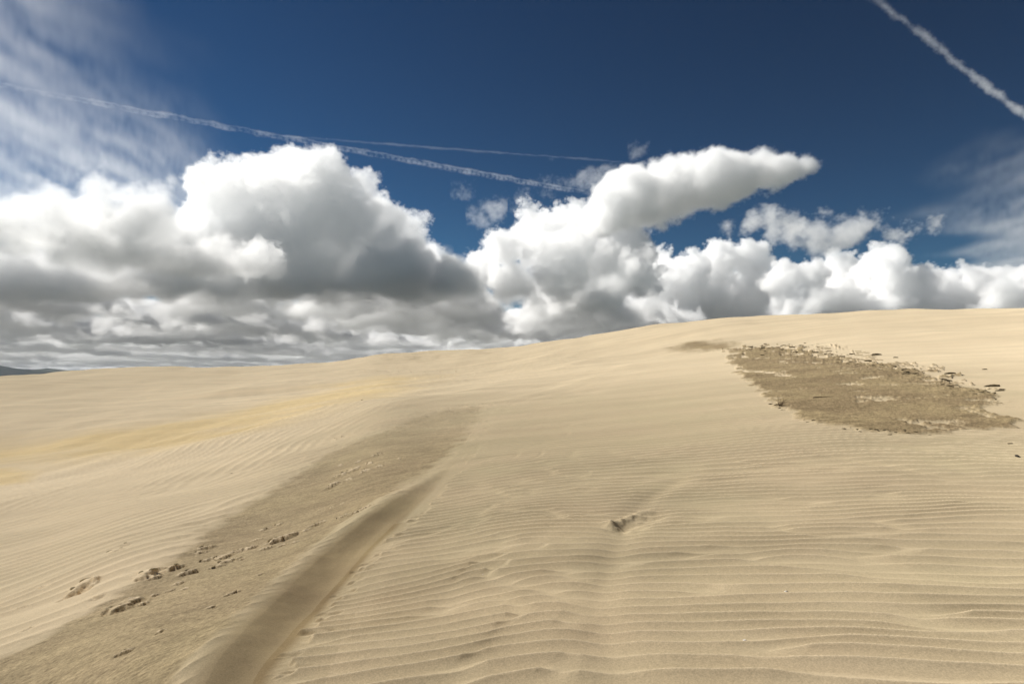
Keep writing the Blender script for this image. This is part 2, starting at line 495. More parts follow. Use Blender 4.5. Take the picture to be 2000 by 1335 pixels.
# hollow on the left: long wavy ripples, near upright in the view
vl = np.clip((LP[:, 1] - math.log(12)) / (math.log(38) - math.log(12)), 0, 1)
z4a = ripple_layer(tiles[3], 50, 0.50, 1.5, 4, 0.6, 4.0)
z4b = ripple_layer(tiles[0], 84, 0.46, 2.0, 6, 0.7, 5.0)
z4 = z4a * (1 - sstep(0.35, 0.75, vl)) + z4b * sstep(0.35, 0.75, vl)
m4 = (1 - sstep(-0.30, -0.12, PA)) * (1 - strip_soft) * (PR > 6) * sstep(6, 10, PR) * (1 - sstep(30, 44, PR)) * (LC < -0.9)
rip += (0.034 + 0.004 * sstep(12, 28, PR)) * m4 * profile(z4, 1.5)
# ripples on the golden band
z5 = ripple_layer(tiles[1], 80, 1.1, 2.0, 7, 1.5, 15.0)
rip += 0.028 * np.clip(sun_gold, 0, 1) * profile(z5, 1.2)
# fine random relief of the damp strip
gran = fbm2(PX / 0.05, PY / 0.05, 81, 2)
rip += 0.0035 * strip * gran * (1 - sstep(8, 16, PR))
zs5 = ripple_layer(tiles[3], 12, 0.10, 1.2, 8, 0.03, 0.6)
rip += 0.003 * strip * profile(zs5, 1.4) * (1 - sstep(12, 22, PR))
# upper damp flank
z7 = ripple_layer(tiles[0], 35, 0.42, 1.3, 9, 0.5, 4.0)
m7 = W_of(820, 840, 0.3, 0.09)
rip += 0.012 * m7 * profile(z7, 1.4)
H += rip
# fingers of ripples that run out over the tongue right of the foot
fin = np.exp(-np.maximum(LF, 0) / 0.18) * (LF > -0.02) * (PR < 14)
H += 0.004 * fin * profile(z1, 2.5) * 0

# wind streaks on the smooth flanks
sa = math.radians(62)
su = (PX * math.cos(sa) + PY * math.sin(sa)); sv = (-PX * math.sin(sa) + PY * math.cos(sa))
streak = fbm2(su / 22.0, sv / 3.2, 91, 4, 0.55)
H += 0.09 * streak * sstep(16, 40, PR) * (1 - 0.7 * sstep(50, 110, PR)) * (1 - sstep(0.0, 0.25, PA))
H += 0.16 * fbm2(PX / 30.0, PY / 7.0, 95, 3) * sstep(22, 50, PR) * sstep(-0.05, 0.25, PA)

# 7) broken crust: every lump has a lit side and a leeward drop
LUMPS = [  # px, py, length px, width px, height m
    (165, 1152, 62, 22, .10), (85, 1150, 30, 9, .03), (185, 1143, 22, 10, .06), (295, 1122, 60, 20, .06), (335, 1113, 44, 10, .08), (275, 1135, 30, 14, .05),
    (235, 1190, 62, 20, .07), (262, 1178, 40, 18, .05), (205, 1200, 20, 10, .05), (275, 1187, 26, 8, .04), (300, 1168, 24, 8, .03),
    (355, 1125, 40, 12, .05), (372, 1120, 30, 10, .04), (395, 1070, 40, 14, .04), (388, 1080, 22, 8, .03), (405, 1095, 36, 12, .04), (430, 1090, 40, 13, .05),
    (460, 1078, 30, 10, .04), (485, 1072, 30, 9, .05), (445, 1100, 40, 12, .04), (420, 1112, 30, 10, .03), (470, 1098, 22, 7, .03), (515, 1028, 30, 7, .04), (545, 1018, 22, 6, .03),
    (555, 1053, 60, 13, .09), (530, 1062, 40, 10, .04), (520, 1075, 30, 9, .04), (550, 1072, 20, 6, .03), (575, 1068, 16, 5, .03), (620, 1025, 44, 8, .06), (600, 1038, 26, 6, .03),
    (670, 1015, 30, 6, .04), (710, 1007, 44, 7, .06), (690, 1012, 20, 5, .03), (625, 990, 10, 5, .03), (648, 985, 10, 4, .03), (668, 977, 12, 4, .03),
    (665, 922, 34, 8, .06), (645, 944, 26, 8, .07), (690, 912, 30, 8, .06), (712, 914, 22, 6, .05), (735, 884, 20, 5, .05), (740, 905, 16, 5, .05), (700, 897, 14, 4, .05),
    (655, 938, 30, 8, .06), (720, 900, 20, 5, .05), (680, 930, 18, 5, .05), (665, 905, 12, 4, .04),
    (245, 1293, 40, 10, .03), (312, 1255, 24, 8, .02), (455, 1180, 26, 8, .03), (440, 1186, 18, 6, .02), (408, 1212, 20, 8, .025), (505, 1142, 14, 6, .02), (225, 1078, 40, 10, .03),
    (240, 1068, 26, 7, .02), (50, 1240, 40, 9, .02), (660, 862, 20, 5, .04), (640, 870, 12, 4, .03), (300, 1130, 50, 10, .04), (345, 1145, 26, 8, .03), (360, 1158, 18, 6, .02),
    (330, 1160, 26, 7, .02), (500, 1052, 20, 7, .03), (780, 890, 10, 4, .03), (190, 1175, 30, 8, .03), (40, 1195, 22, 6, .02),
]
sh = np.array([sd[0], sd[1]]) / math.hypot(sd[0], sd[1])   # towards the sun, on plan
rng = np.random.default_rng(5)
lump_sun = np.zeros(len(idx))
LUMP_W = []
for (px, py, Lp, Wp, hh) in LUMPS:
    g = ground_pt(px, py); rg = math.hypot(*g)
    g1 = ground_pt(px + Lp / 2, py - Lp * 0.17); g0 = ground_pt(px - Lp / 2, py + Lp * 0.17)
    ax = (g1 - g0); L = np.hypot(*ax) / 2; ax = ax / (2 * L)
    # width across the axis, seen foreshortened: from the pixel width
    ga = ground_pt(px, py - Wp / 2); gb = ground_pt(px, py + Wp / 2)
    nrm = np.array([ax[1], -ax[0]])
    Wd = max(abs((ga - gb) @ nrm) / 2 * 0.85, 0.03)
    LUMP_W.append((g, ax, L, Wd, hh))
    m = np.nonzero((np.abs(PX - g[0]) < 2.2 * L + Wd * 2) & (np.abs(PY - g[1]) < 2.2 * L + Wd * 2))[0]
    if not len(m): continue
    qx = PX[m] - g[0]; qy = PY[m] - g[1]
    sz = max(Wd, 0.05)
    n1 = fbm2(PX[m] / sz, PY[m] / sz, int(px), 3, 0.6); n2 = fbm2(PX[m] / sz + 9, PY[m] / sz, int(py), 3, 0.6)
    al = (qx * ax[0] + qy * ax[1]) / L + 0.35 * n1
    ac = (qx * nrm[0] + qy * nrm[1]) / Wd + 0.45 * n2      # >0: to the right of the axis, away from the sun
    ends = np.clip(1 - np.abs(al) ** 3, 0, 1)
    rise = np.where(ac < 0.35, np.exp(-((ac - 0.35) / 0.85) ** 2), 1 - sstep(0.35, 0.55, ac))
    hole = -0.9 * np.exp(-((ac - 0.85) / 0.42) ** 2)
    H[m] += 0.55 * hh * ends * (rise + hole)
    lump_sun[m] = np.maximum(lump_sun[m], ends * np.where(ac < 0.35, np.exp(-((ac - 0.35) / 0.8) ** 2), 0))  # covers the sunward side alone, to paint it sunlit

Z[idx] += H
# ease the relief out at the border of the detailed zone
# colour masks carried by the sheet (damp with slip-face shade, band sunlight, pale)
damp = np.zeros(len(X)); sunlit = np.zeros(len(X)); pale = np.zeros(len(X)); grit = np.zeros(len(X))
damp_shade_n = np.clip(patch * 0.86 + patch2 * 0.8 + strip * 0.52 * (1 - 0.8 * lump_sun) + 0.25 * far_d * sstep(0.1, 0.5, fbm2(PX / 3, PY / 5, 77, 3) + 0.3) + 0.75 * slip_shade, 0, 1)  # slip-face shade is painted in along with the damp sand
tongue_m = np.zeros(len(idx)); tongue_m = ((LF > -0.02) & (LF < 0.5)) * (1 - sstep(0.05, 0.28, LF + 0.12 * fbm2(PX / 0.12, PY / 0.05, 78, 2))) * (TC < 0.9) * (PR < 9)
damp_shade_n = np.clip(damp_shade_n + 0.35 * tongue_m, 0, 1)
damp[idx] = damp_shade_n
sunlit[idx] = np.clip(sun_gold * (1.0 + 0.5 * fbm2(PX / 9, PY / 4, 57, 4)) + 0.9 * sun_gold2, 0, 1)
# paler with distance and to the left; trail lumps: dry sand, sunlight painted in
crest_pale = np.zeros(len(X)); crest_pale[idx] = np.clip(profile(zr) * (amp_r / 0.027), 0, 1)  # paler towards the ripple crests
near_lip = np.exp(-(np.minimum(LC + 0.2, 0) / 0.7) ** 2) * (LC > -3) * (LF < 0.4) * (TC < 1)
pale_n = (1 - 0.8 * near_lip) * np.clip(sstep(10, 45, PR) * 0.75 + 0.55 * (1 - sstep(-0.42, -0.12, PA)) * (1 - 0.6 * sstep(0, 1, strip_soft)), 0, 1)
pale[:] = 0.75; pale[idx] = np.clip(np.maximum(pale_n, 0.9 * lump_sun), 0, 1)
grit[idx] = np.clip(patch + 0.9 * strip + 0.6 * patch2, 0, 1)

def grid_mesh(name, X, Y, Z, NR, NA, wrap):
    me = bpy.data.meshes.new(name)
    co = np.stack([X, Y, Z], 1).astype(np.float32)
    i = np.arange(NR - 1)[:, None]; j = np.arange(NA if wrap else NA - 1)[None, :]
    j2 = (j + 1) % NA
    quads = np.stack([i * NA + j, i * NA + j2, (i + 1) * NA + j2, (i + 1) * NA + j], -1).reshape(-1, 4)
    quads = quads[:, ::-1]
    me.vertices.add(len(co)); me.vertices.foreach_set('co', co.ravel())
    me.loops.add(quads.size); me.loops.foreach_set('vertex_index', quads.ravel().astype(np.int32))
    me.polygons.add(len(quads))
    me.polygons.foreach_set('loop_start', np.arange(0, quads.size, 4, dtype=np.int32))
    me.polygons.foreach_set('loop_total', np.full(len(quads), 4, dtype=np.int32))
    me.update(calc_edges=True)
    me.polygons.foreach_set('use_smooth', np.ones(len(quads), bool))
    return me

me = grid_mesh("sand_dunes", X, Y, Z, NR, NA, True)
for nm, arr in (("damp", damp), ("sunlit", sunlit), ("grit", grit), ("pale", pale), ("crest_pale", crest_pale)):
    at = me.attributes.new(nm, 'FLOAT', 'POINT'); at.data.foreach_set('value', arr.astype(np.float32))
dunes = bpy.data.objects.new("sand_dunes", me)
scene.collection.objects.link(dunes)
dunes['kind'] = 'structure'

def height(x, y):
    """height of the finished sheet at a plan point"""
    r = math.hypot(x, y); a = math.atan2(x, y)
    i = int(np.clip(np.searchsorted(RR, r) - 1, 0, NR - 2)); j = int(np.clip(np.searchsorted(az_dense, a) - 1, 0, len(az_dense) - 2))
    u_ = (r - RR[i]) / (RR[i + 1] - RR[i]); v_ = (a - az_dense[j]) / (az_dense[j + 1] - az_dense[j])
    zz = Z.reshape(NR, NA)
    return float((zz[i, j] * (1 - u_) + zz[i + 1, j] * u_) * (1 - v_) + (zz[i, j + 1] * (1 - u_) + zz[i + 1, j + 1] * u_) * v_)

# ------------------------------------------------------------------ materials
def new_mat(name):
    m = bpy.data.materials.new(name); m.use_nodes = True
    nt = m.node_tree; nt.nodes.clear()
    out = nt.nodes.new('ShaderNodeOutputMaterial')
    return m, nt, out

def nd(nt, t, **kw):
    n = nt.nodes.new(t)
    for k, v in kw.items(): setattr(n, k, v)
    return n

def mixc(nt, fac, a, b, blend='MIX'):
    n = nt.nodes.new('ShaderNodeMix'); n.data_type = 'RGBA'; n.blend_type = blend
    for sock, v in ((n.inputs[0], fac), (n.inputs[6], a), (n.inputs[7], b)):
        if hasattr(v, 'links') or hasattr(v, 'is_linked'): nt.links.new(v, sock)
        elif isinstance(v, (int, float)): sock.default_value = v
        else: sock.default_value = (*v, 1.0)
    return n.outputs[2]

def noise(nt, vec, scale, detail=3, rough=0.5):
    n = nt.nodes.new('ShaderNodeTexNoise'); n.inputs['Scale'].default_value = scale
    n.inputs['Detail'].default_value = detail; n.inputs['Roughness'].default_value = rough
    nt.links.new(vec, n.inputs['Vector'])
    return n.outputs['Fac']

def ramp(nt, fac, a, b, lo=0.0, hi=1.0):
    n = nt.nodes.new('ShaderNodeMapRange')
    n.inputs[1].default_value = a; n.inputs[2].default_value = b; n.inputs[3].default_value = lo; n.inputs[4].default_value = hi
    nt.links.new(fac, n.inputs[0]); return n.outputs[0]

sand, nt, out = new_mat("wind_blown_sand")
tc_ = nd(nt, 'ShaderNodeTexCoord'); ob = tc_.outputs['Object']
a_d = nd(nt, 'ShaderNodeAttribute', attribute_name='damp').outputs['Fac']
a_g = nd(nt, 'ShaderNodeAttribute', attribute_name='sunlit').outputs['Fac']
a_r = nd(nt, 'ShaderNodeAttribute', attribute_name='grit').outputs['Fac']
DRY = (0.44, 0.362, 0.228); DRY2 = (0.465, 0.368, 0.238); PALE = (0.76, 0.62, 0.425); DAMP_SHADE = (0.232, 0.168, 0.093); DAMP_SHADE2 = (0.305, 0.230, 0.124); SUN_GOLD = (0.76, 0.59, 0.335)
col = mixc(nt, ramp(nt, noise(nt, ob, 0.35, 4, 0.6), 0.35, 0.65), DRY, DRY2)
a_p = nd(nt, 'ShaderNodeAttribute', attribute_name='pale').outputs['Fac']
a_s = nd(nt, 'ShaderNodeAttribute', attribute_name='crest_pale').outputs['Fac']
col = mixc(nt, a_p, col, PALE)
col = mixc(nt, ramp(nt, a_s, 0, 1, 0.0, 0.35), col, PALE)
col = mixc(nt, a_g, col, SUN_GOLD)  # direct sun on the band, given as colour
damp_shade_c = mixc(nt, ramp(nt, noise(nt, ob, 0.5, 5, 0.6), 0.4, 0.6), DAMP_SHADE, DAMP_SHADE2)
col = mixc(nt, a_d, col, damp_shade_c)  # damp sand, and the painted shade of the slip face
mp = nt.nodes.new('ShaderNodeMapping'); mp.inputs['Rotation'].default_value = (0, 0, math.radians(-55)); mp.inputs['Scale'].default_value = (0.06, 0.55, 0.3)
nt.links.new(ob, mp.inputs[0])
tone = ramp(nt, noise(nt, mp.outputs[0], 1.0, 6, 0.6), 0.3, 0.7, 0.90, 1.08)
ts = nt.nodes.new('ShaderNodeVectorMath'); ts.operation = 'SCALE'; nt.links.new(col, ts.inputs[0]); nt.links.new(tone, ts.inputs['Scale']); col = ts.outputs[0]
g1 = noise(nt, ob, 110.0, 2, 0.7)
g2 = noise(nt, ob, 34.0, 3, 0.7)
sp = nt.nodes.new('ShaderNodeMath'); sp.operation = 'ADD'
nt.links.new(ramp(nt, g1, 0.3, 0.7, -0.16, 0.16), sp.inputs[0]); nt.links.new(ramp(nt, g2, 0.3, 0.7, 0.94, 1.06), sp.inputs[1])
mul = nt.nodes.new('ShaderNodeVectorMath'); mul.operation = 'SCALE'
nt.links.new(col, mul.inputs[0]); nt.links.new(sp.outputs[0], mul.inputs['Scale'])
col = mul.outputs[0]
gr = ramp(nt, noise(nt, ob, 22.0, 4, 0.75), 0.35, 0.65, 0.72, 1.25)
mp3 = nt.nodes.new('ShaderNodeMapping'); mp3.inputs['Scale'].default_value = (2.2, 4.0, 2.0); nt.links.new(ob, mp3.inputs[0])
gr_ = nt.nodes.new('ShaderNodeMath'); gr_.operation = 'MULTIPLY'; nt.links.new(gr, gr_.inputs[0])
nt.links.new(ramp(nt, noise(nt, mp3.outputs[0], 1.0, 8, 0.72), 0.38, 0.6, 0.84, 1.12), gr_.inputs[1]); gr = gr_.outputs[0]
mul2 = nt.nodes.new('ShaderNodeVectorMath'); mul2.operation = 'SCALE'
nt.links.new(col, mul2.inputs[0]); nt.links.new(gr, mul2.inputs['Scale'])
col = mixc(nt, a_r, col, mul2.outputs[0])
bs = nd(nt, 'ShaderNodeBsdfDiffuse'); bs.inputs['Roughness'].default_value = 0.6
nt.links.new(col, bs.inputs['Color'])
b1 = nd(nt, 'ShaderNodeBump'); b1.inputs['Strength'].default_value = 0.35; b1.inputs['Distance'].default_value = 0.006
nt.links.new(noise(nt, ob, 70.0, 4, 0.75), b1.inputs['Height'])
b2 = nd(nt, 'ShaderNodeBump'); b2.inputs['Distance'].default_value = 0.03
nt.links.new(ramp(nt, a_r, 0, 1, 0.0, 0.55), b2.inputs['Strength'])
nt.links.new(noise(nt, ob, 16.0, 5, 0.75), b2.inputs['Height']); nt.links.new(b1.outputs[0], b2.inputs['Normal'])
nt.links.new(b2.outputs[0], bs.inputs['Normal'])
nt.links.new(bs.outputs[0], out.inputs['Surface'])
me.materials.append(sand)
# beyond the dunes the land is dark scrub down to the shore
scrub, nt, out = new_mat("far_scrub")
bs = nd(nt, 'ShaderNodeBsdfDiffuse'); tcs = nd(nt, 'ShaderNodeTexCoord').outputs['Object']
nt.links.new(mixc(nt, ramp(nt, noise(nt, tcs, 0.002, 5), 0.4, 0.6), (0.09, 0.095, 0.08), (0.13, 0.13, 0.11)), bs.inputs['Color'])
nt.links.new(bs.outputs[0], out.inputs['Surface'])
me.materials.append(scrub)
_far = np.repeat((RR[:-1] > 700).astype(np.int32), NA)
me.polygons.foreach_set('material_index', _far)

# ------------------------------------------------------------------ clouds: solid banks of scattering droplets with billowed outlines
def px_world(px, py, D):
    a, T = pix_dir(px, py)
    return np.array([D * math.sin(a), D * math.cos(a), EYE + D * T])

def grow(cen, rad, rng, levels, up=0.35):
    """children spheres scattered over parents: cauliflower"""
    C_, R_ = [cen], [rad]
    c, r = cen, rad
    for (n, k, k2) in levels:
        d = rng.standard_normal((len(c), n, 3)); d[..., 2] += up
        d /= np.linalg.norm(d, axis=-1, keepdims=True)
        rr = r[:, None] * rng.uniform(k, k2, (len(c), n))
        cc = c[:, None] + d * (r[:, None] * rng.uniform(0.72, 1.0, (len(c), n)))[..., None]
        c, r = cc.reshape(-1, 3), rr.reshape(-1)
        C_.append(c); R_.append(r)
    return np.concatenate(C_), np.concatenate(R_)

def volume_nodes(res, lo, hi, mat, src):
    ng = bpy.data.node_groups.new("droplet_field", 'GeometryNodeTree')
    ng.interface.new_socket("Geometry", in_out='INPUT', socket_type='NodeSocketGeometry')
    ng.interface.new_socket("Geometry", in_out='OUTPUT', socket_type='NodeSocketGeometry')
    N = ng.nodes; L = ng.links
    gi = N.new('NodeGroupInput'); go = N.new('NodeGroupOutput')
    pos = N.new('GeometryNodeInputPosition')
    sub = N.new('ShaderNodeVectorMath'); sub.operation = 'SUBTRACT'; sub.inputs[1].default_value = lo
    L.new(pos.outputs[0], sub.inputs[0])
    k = N.new('ShaderNodeVectorMath'); k.operation = 'MULTIPLY'
    k.inputs[1].default_value = tuple((res[i] - 1) / (hi[i] - lo[i]) for i in range(3))
    L.new(sub.outputs[0], k.inputs[0])
    sp = N.new('ShaderNodeSeparateXYZ'); L.new(k.outputs[0], sp.inputs[0])
    def rnd(sock):
        n = N.new('FunctionNodeFloatToInt'); n.rounding_mode = 'ROUND'; L.new(sock, n.inputs[0]); return n.outputs[0]
    def im(op, a, b):
        n = N.new('FunctionNodeIntegerMath'); n.operation = op
        for s, v in ((n.inputs[0], a), (n.inputs[1], b)):
            if isinstance(v, int): s.default_value = v
            else: L.new(v, s)
        return n.outputs[0]
    ix, iy, iz = (rnd(sp.outputs[i]) for i in range(3))
    index = im('ADD', im('MULTIPLY', im('ADD', im('MULTIPLY', ix, res[1]), iy), res[2]), iz)
    at = N.new('GeometryNodeInputNamedAttribute'); at.data_type = 'FLOAT'; at.inputs[0].default_value = "fog"
    si = N.new('GeometryNodeSampleIndex'); si.data_type = 'FLOAT'; si.domain = 'POINT'
    oi = N.new('GeometryNodeObjectInfo'); oi.inputs['Object'].default_value = src
    L.new(oi.outputs['Geometry'], si.inputs['Geometry']); L.new(at.outputs[0], si.inputs['Value']); L.new(index, si.inputs['Index'])
    vc = N.new('GeometryNodeVolumeCube')
    L.new(si.outputs[0], vc.inputs['Density'])
    vc.inputs['Min'].default_value = lo; vc.inputs['Max'].default_value = hi
    for a, q in zip('XYZ', res): vc.inputs['Resolution ' + a].default_value = q
    sm = N.new('GeometryNodeSetMaterial'); sm.inputs['Material'].default_value = mat
    L.new(vc.outputs[0], sm.inputs[0]); L.new(sm.outputs[0], go.inputs[0])
    return ng

def fog_mat(name, density, aniso=0.2, tint=(0.986, 0.988, 0.991)):
    m, nt, out = new_mat(name)
    v = nt.nodes.new('ShaderNodeVolumeScatter'); v.inputs['Anisotropy'].default_value = aniso; v.inputs['Color'].default_value = (*tint, 1)
    a = nt.nodes.new('ShaderNodeAttribute'); a.attribute_name = 'density'
    mm = nt.nodes.new('ShaderNodeMath'); mm.operation = 'MULTIPLY'; mm.inputs[1].default_value = density
    nt.links.new(a.outputs['Fac'], mm.inputs[0]); nt.links.new(mm.outputs[0], v.inputs['Density'])
    nt.links.new(v.outputs[0], out.inputs['Volume'])
    return m

def fractal(shape, seed, beta, kmin=0.0, aniso=(1, 1, 1)):
    rng = np.random.default_rng(seed)
    f = np.fft.rfftn(rng.standard_normal(shape).astype(np.float32))
    kx = np.fft.fftfreq(shape[0])[:, None, None] * aniso[0]; ky = np.fft.fftfreq(shape[1])[None, :, None] * aniso[1]; kz = np.fft.rfftfreq(shape[2])[None, None, :] * aniso[2]
    k = np.sqrt(kx ** 2 + ky ** 2 + kz ** 2); k[0, 0, 0] = 1
    w = np.where(k > kmin, k, kmin + 1e-9) ** (-beta); w[0, 0, 0] = 0
    n = np.fft.irfftn(f * w, s=shape).astype(np.float32)
    return n / n.std()

def fog_object(name, fld, lo, vox, density, aniso=0.2, tag=''):
    res = fld.shape; hi = tuple(lo[i] + (res[i] - 1) * vox[i] for i in range(3))
    mat = fog_mat(name + "_droplets", density, aniso, (0.962, 0.964, 0.970) if '7500' in str(tag) else (0.986, 0.988, 0.991))  # the soft grey cloud's shade is put into its scatter tint
    me_ = bpy.data.meshes.new("droplet_samples"); me_.vertices.add(fld.size)
    at = me_.attributes.new("fog", 'FLOAT', 'POINT'); at.data.foreach_set('value', fld.astype(np.float32).ravel())
    src = bpy.data.objects.new("droplet_samples", me_)        # data only, never linked to the scene
    vol = bpy.data.volumes.new(name); vol.materials.append(mat)
    o = bpy.data.objects.new(name, vol); scene.collection.objects.link(o)
    md = o.modifiers.new("fog", 'NODES'); md.node_group = volume_nodes(res, tuple(map(float, lo)), hi, mat, src)
    return o

def ball_field(cen, rad, lo, vox, shape):
    S = np.full(shape, -4.0, np.float32)      # (r - dist)/local scale in metres
    S[:] = -400
    for c, r in zip(cen, rad):
        pad = r + 80
        i0 = [max(int((c[k] - pad - lo[k]) / vox[k]), 0) for k in range(3)]; i1 = [min(int((c[k] + pad - lo[k]) / vox[k]) + 2, shape[k]) for k in range(3)]
        if any(i1[k] <= i0[k] for k in range(3)): continue
        g = [(np.arange(i0[k], i1[k]) * vox[k] + lo[k] - c[k]).astype(np.float32) for k in range(3)]
        d = r - np.sqrt(g[0][:, None, None] ** 2 + g[1][None, :, None] ** 2 + g[2][None, None, :] ** 2)
        v = S[i0[0]:i1[0], i0[1]:i1[1], i0[2]:i1[2]]
        np.maximum(v, d, out=v)
    return S

def cumulus_fog(name, blobs, D, seed, vox, density, base=1000.0, levels=((14, 0.28, 0.5), (10, 0.25, 0.45)), spread=0.08, rough=45.0, edge=40.0, beta=1.9, aniso=0.35, up=0.35, lump=0.8, bias=0.0):
    rng = np.random.default_rng(seed)
    cen, rad = [], []
    for b in blobs:
        d = D * (1 + (b[3] if len(b) > 3 else 0)) * (1 + rng.uniform(-spread, spread))
        cen.append(px_world(b[0], b[1], d)); rad.append(b[2] / F * d * lump)
    cen, rad = grow(np.array(cen), np.array(rad), rng, levels, up)
    if base is not None:
        k = cen[:, 2] + rad > base - 50
        cen, rad = cen[k], rad[k]
    pad = 150
    lo = (cen - rad[:, None]).min(0) - pad; hi = (cen + rad[:, None]).max(0) + pad
    if base is not None: lo[2] = base - 200
    vx = (vox, vox * 1.2, vox * 0.9)
    shape = tuple(int((hi[k] - lo[k]) / vx[k]) + 1 for k in range(3))
    S = ball_field(cen, rad, lo, vx, shape)
    n = fractal(shape, seed, beta, 0.02)
    n = n + 0.3 * fractal(shape, seed + 7, 1.1, 0.08)
    S = S + rough * n + bias
    if base is not None:
        zz = (np.arange(shape[2]) * vx[2] + lo[2])[None, None, :]
        n2 = fractal((shape[0], shape[1], 8), seed + 3, 2.2, 0.01)[:, :, 0][:, :, None]
        S = np.minimum(S, (zz - base - 50 * n2) * 0.6 + 0.3 * rough * n)
    fld = np.clip(S / edge, 0, 1)
    o = fog_object(name, fld, lo, vx, density, aniso, D)
    print(name, shape, fld.size, float((fld > 0).mean()))
    return o
A_BLOBS = [(570, 395, 92), (490, 405, 88), (650, 405, 85), (415, 450, 70), (740, 450, 70), (790, 475, 55), (825, 530, 45), (560, 480, 110), (680, 500, 100), (760, 540, 70),
           (450, 500, 90), (370, 500, 70), (320, 530, 50, -.12), (600, 545, 60, -.1), (500, 530, 60, -.18), (400, 530, 60, -.2), (700, 370, 42), (430, 385, 46), (520, 352, 36), (600, 350, 38), (690, 560, 50, .1), (800, 570, 40, .1)]
B_BLOBS = [(100, 395, 62), (190, 375, 58), (60, 450, 60), (270, 420, 62), (330, 465, 55), (150, 465, 75), (250, 480, 60), (10, 450, 50), (-60, 440, 60), (320, 500, 40, -.1), (220, 510, 40, -.1), (80, 500, 40, -.1)]
C_BLOBS = [(985, 490, 45), (950, 525, 38), (1045, 468, 55), (1110, 450, 55), (1090, 520, 75), (1175, 435, 50), (1190, 500, 70), (1010, 560, 60), (1130, 570, 70), (1240, 540, 50), (1220, 470, 45), (900, 560, 40, .1), (870, 540, 35, .2), (1030, 420, 26), (1130, 400, 24)]
D_BLOBS = [(x_, np.interp(x_, [1170, 1230, 1300, 1400, 1500, 1560, 1600], [430, 392, 379, 354, 331, 320, 322]), 1.12 * np.interp(x_, [1170, 1230, 1300, 1400, 1500, 1560, 1600], [40, 58, 60, 50, 34, 20, 8])) for x_ in np.arange(1170, 1601, 12)]
E_BLOBS = [(1230, 560, 45), (1270, 510, 26), (1295, 505, 20), (1300, 560, 50), (1350, 530, 42), (1400, 520, 42), (1470, 515, 38), (1530, 550, 40), (1590, 545, 34), (1640, 525, 34), (1700, 520, 36), (1740, 530, 36), (1790, 555, 36),
           (1850, 556, 36), (1910, 560, 38), (1970, 562, 38), (2040, 565, 42), (1360, 590, 60), (1450, 590, 60), (1550, 600, 55), (1650, 590, 60), (1750, 600, 60), (1860, 600, 55), (1980, 605, 55), (2100, 590, 60), (1250, 610, 50)]
F1 = [(1560, 455, 22), (1600, 460, 26), (1640, 450, 24), (1680, 437, 18), (1715, 428, 10), (1545, 425, 16), (1500, 425, 14), (1470, 435, 12), (1580, 480, 18), (1620, 415, 8), (1420, 450, 10), (1520, 455, 14)]
F2 = [(1790, 445, 15), (1765, 455, 12), (1815, 440, 10), (1740, 463, 7)]
F3 = [(960, 410, 16), (990, 400, 18), (935, 420, 12), (1020, 385, 16), (1060, 372, 18), (1100, 365, 14), (905, 368, 12), (1150, 360, 16), (1190, 352, 14), (1250, 292, 8), (925, 355, 7)]

def deck_fog(name, x0, x1, y0, y1, vx, vz, ztop, seed, density, thr, cell, edge=60.0, azmax=None, thick=520.0):
    nx = int((x1 - x0) / vx) + 1; ny = int((y1 - y0) / vx) + 1; nz = int((ztop - 850) / vz) + 1
    n = fractal((nx, ny, 4), seed, 2.0, vx / cell, (0.6, 1.3, 1))[:, :, 0]
    x = np.linspace(x0, x1, nx)[:, None]; y = np.linspace(y0, y1, ny)[None, :]
    a = np.degrees(np.arctan2(x, y))
    border = np.minimum(np.minimum(x - x0, x1 - x), np.minimum(y - y0, y1 - y)) / (vx * 6)
    cover = n - thr - 3 * (1 - np.clip(border, 0, 1))
    if azmax is not None: cover = cover - 0.12 * np.clip(a - azmax, 0, 30)
    top = thick * np.clip(cover + 0.15, -1, 1.6)
    n3 = fractal((nx, ny, nz), seed + 1, 1.9, vx / 900.0, (1, 1, 1.5))
    bn = fractal((nx, ny, 4), seed + 2, 2.0, vx / 1500.0)[:, :, 0]
    z = (850 + np.arange(nz) * vz)[None, None, :]
    base = 1000 + 55 * bn[:, :, None]
    S = np.minimum(top[:, :, None] - (z - base) * 0.9, (z - base) * 1.0) + 55 * n3
    fld = np.clip(S / edge, 0, 1)
    o = fog_object(name, fld, (x0, y0, 850.0), (vx, vx, vz), density, 0.1)
    o['kind'] = 'stuff'
    print(name, fld.shape, float((fld > 0).mean()))
    return o

def tag_cloud(o, label, cat):
    o['label'] = label; o['category'] = cat
    return o
L2 = ((14, 0.28, 0.5), (10, 0.25, 0.45))
tag_cloud(cumulus_fog("cumulus_cloud", A_BLOBS, 9000, 1, 16, 0.006, rough=42, edge=30, beta=1.8, lump=0.92), "tall white cumulus cloud with a cauliflower top and flat grey base, left of the middle", "cloud")
tag_cloud(cumulus_fog("cumulus_cloud", B_BLOBS, 7500, 2, 22, 0.007, rough=60, edge=110, beta=2.2, lump=0.85), "soft grey cumulus cloud beside the tall white one, under the wispy veil", "cloud")
tag_cloud(cumulus_fog("cumulus_cloud", C_BLOBS, 9500, 3, 18, 0.010, rough=44, edge=45, beta=1.8, lump=0.9), "billowing grey and white cumulus cloud in the middle, below the wedge-shaped cloud", "cloud")
tag_cloud(cumulus_fog("cumulus_cloud", D_BLOBS, 8000, 4, 18, 0.013, base=None, rough=38, edge=70, beta=2.1, levels=((10, 0.15, 0.35),), lump=0.9, spread=0.03), "smooth white wedge-shaped cloud that tapers to a tip pointing right", "cloud")
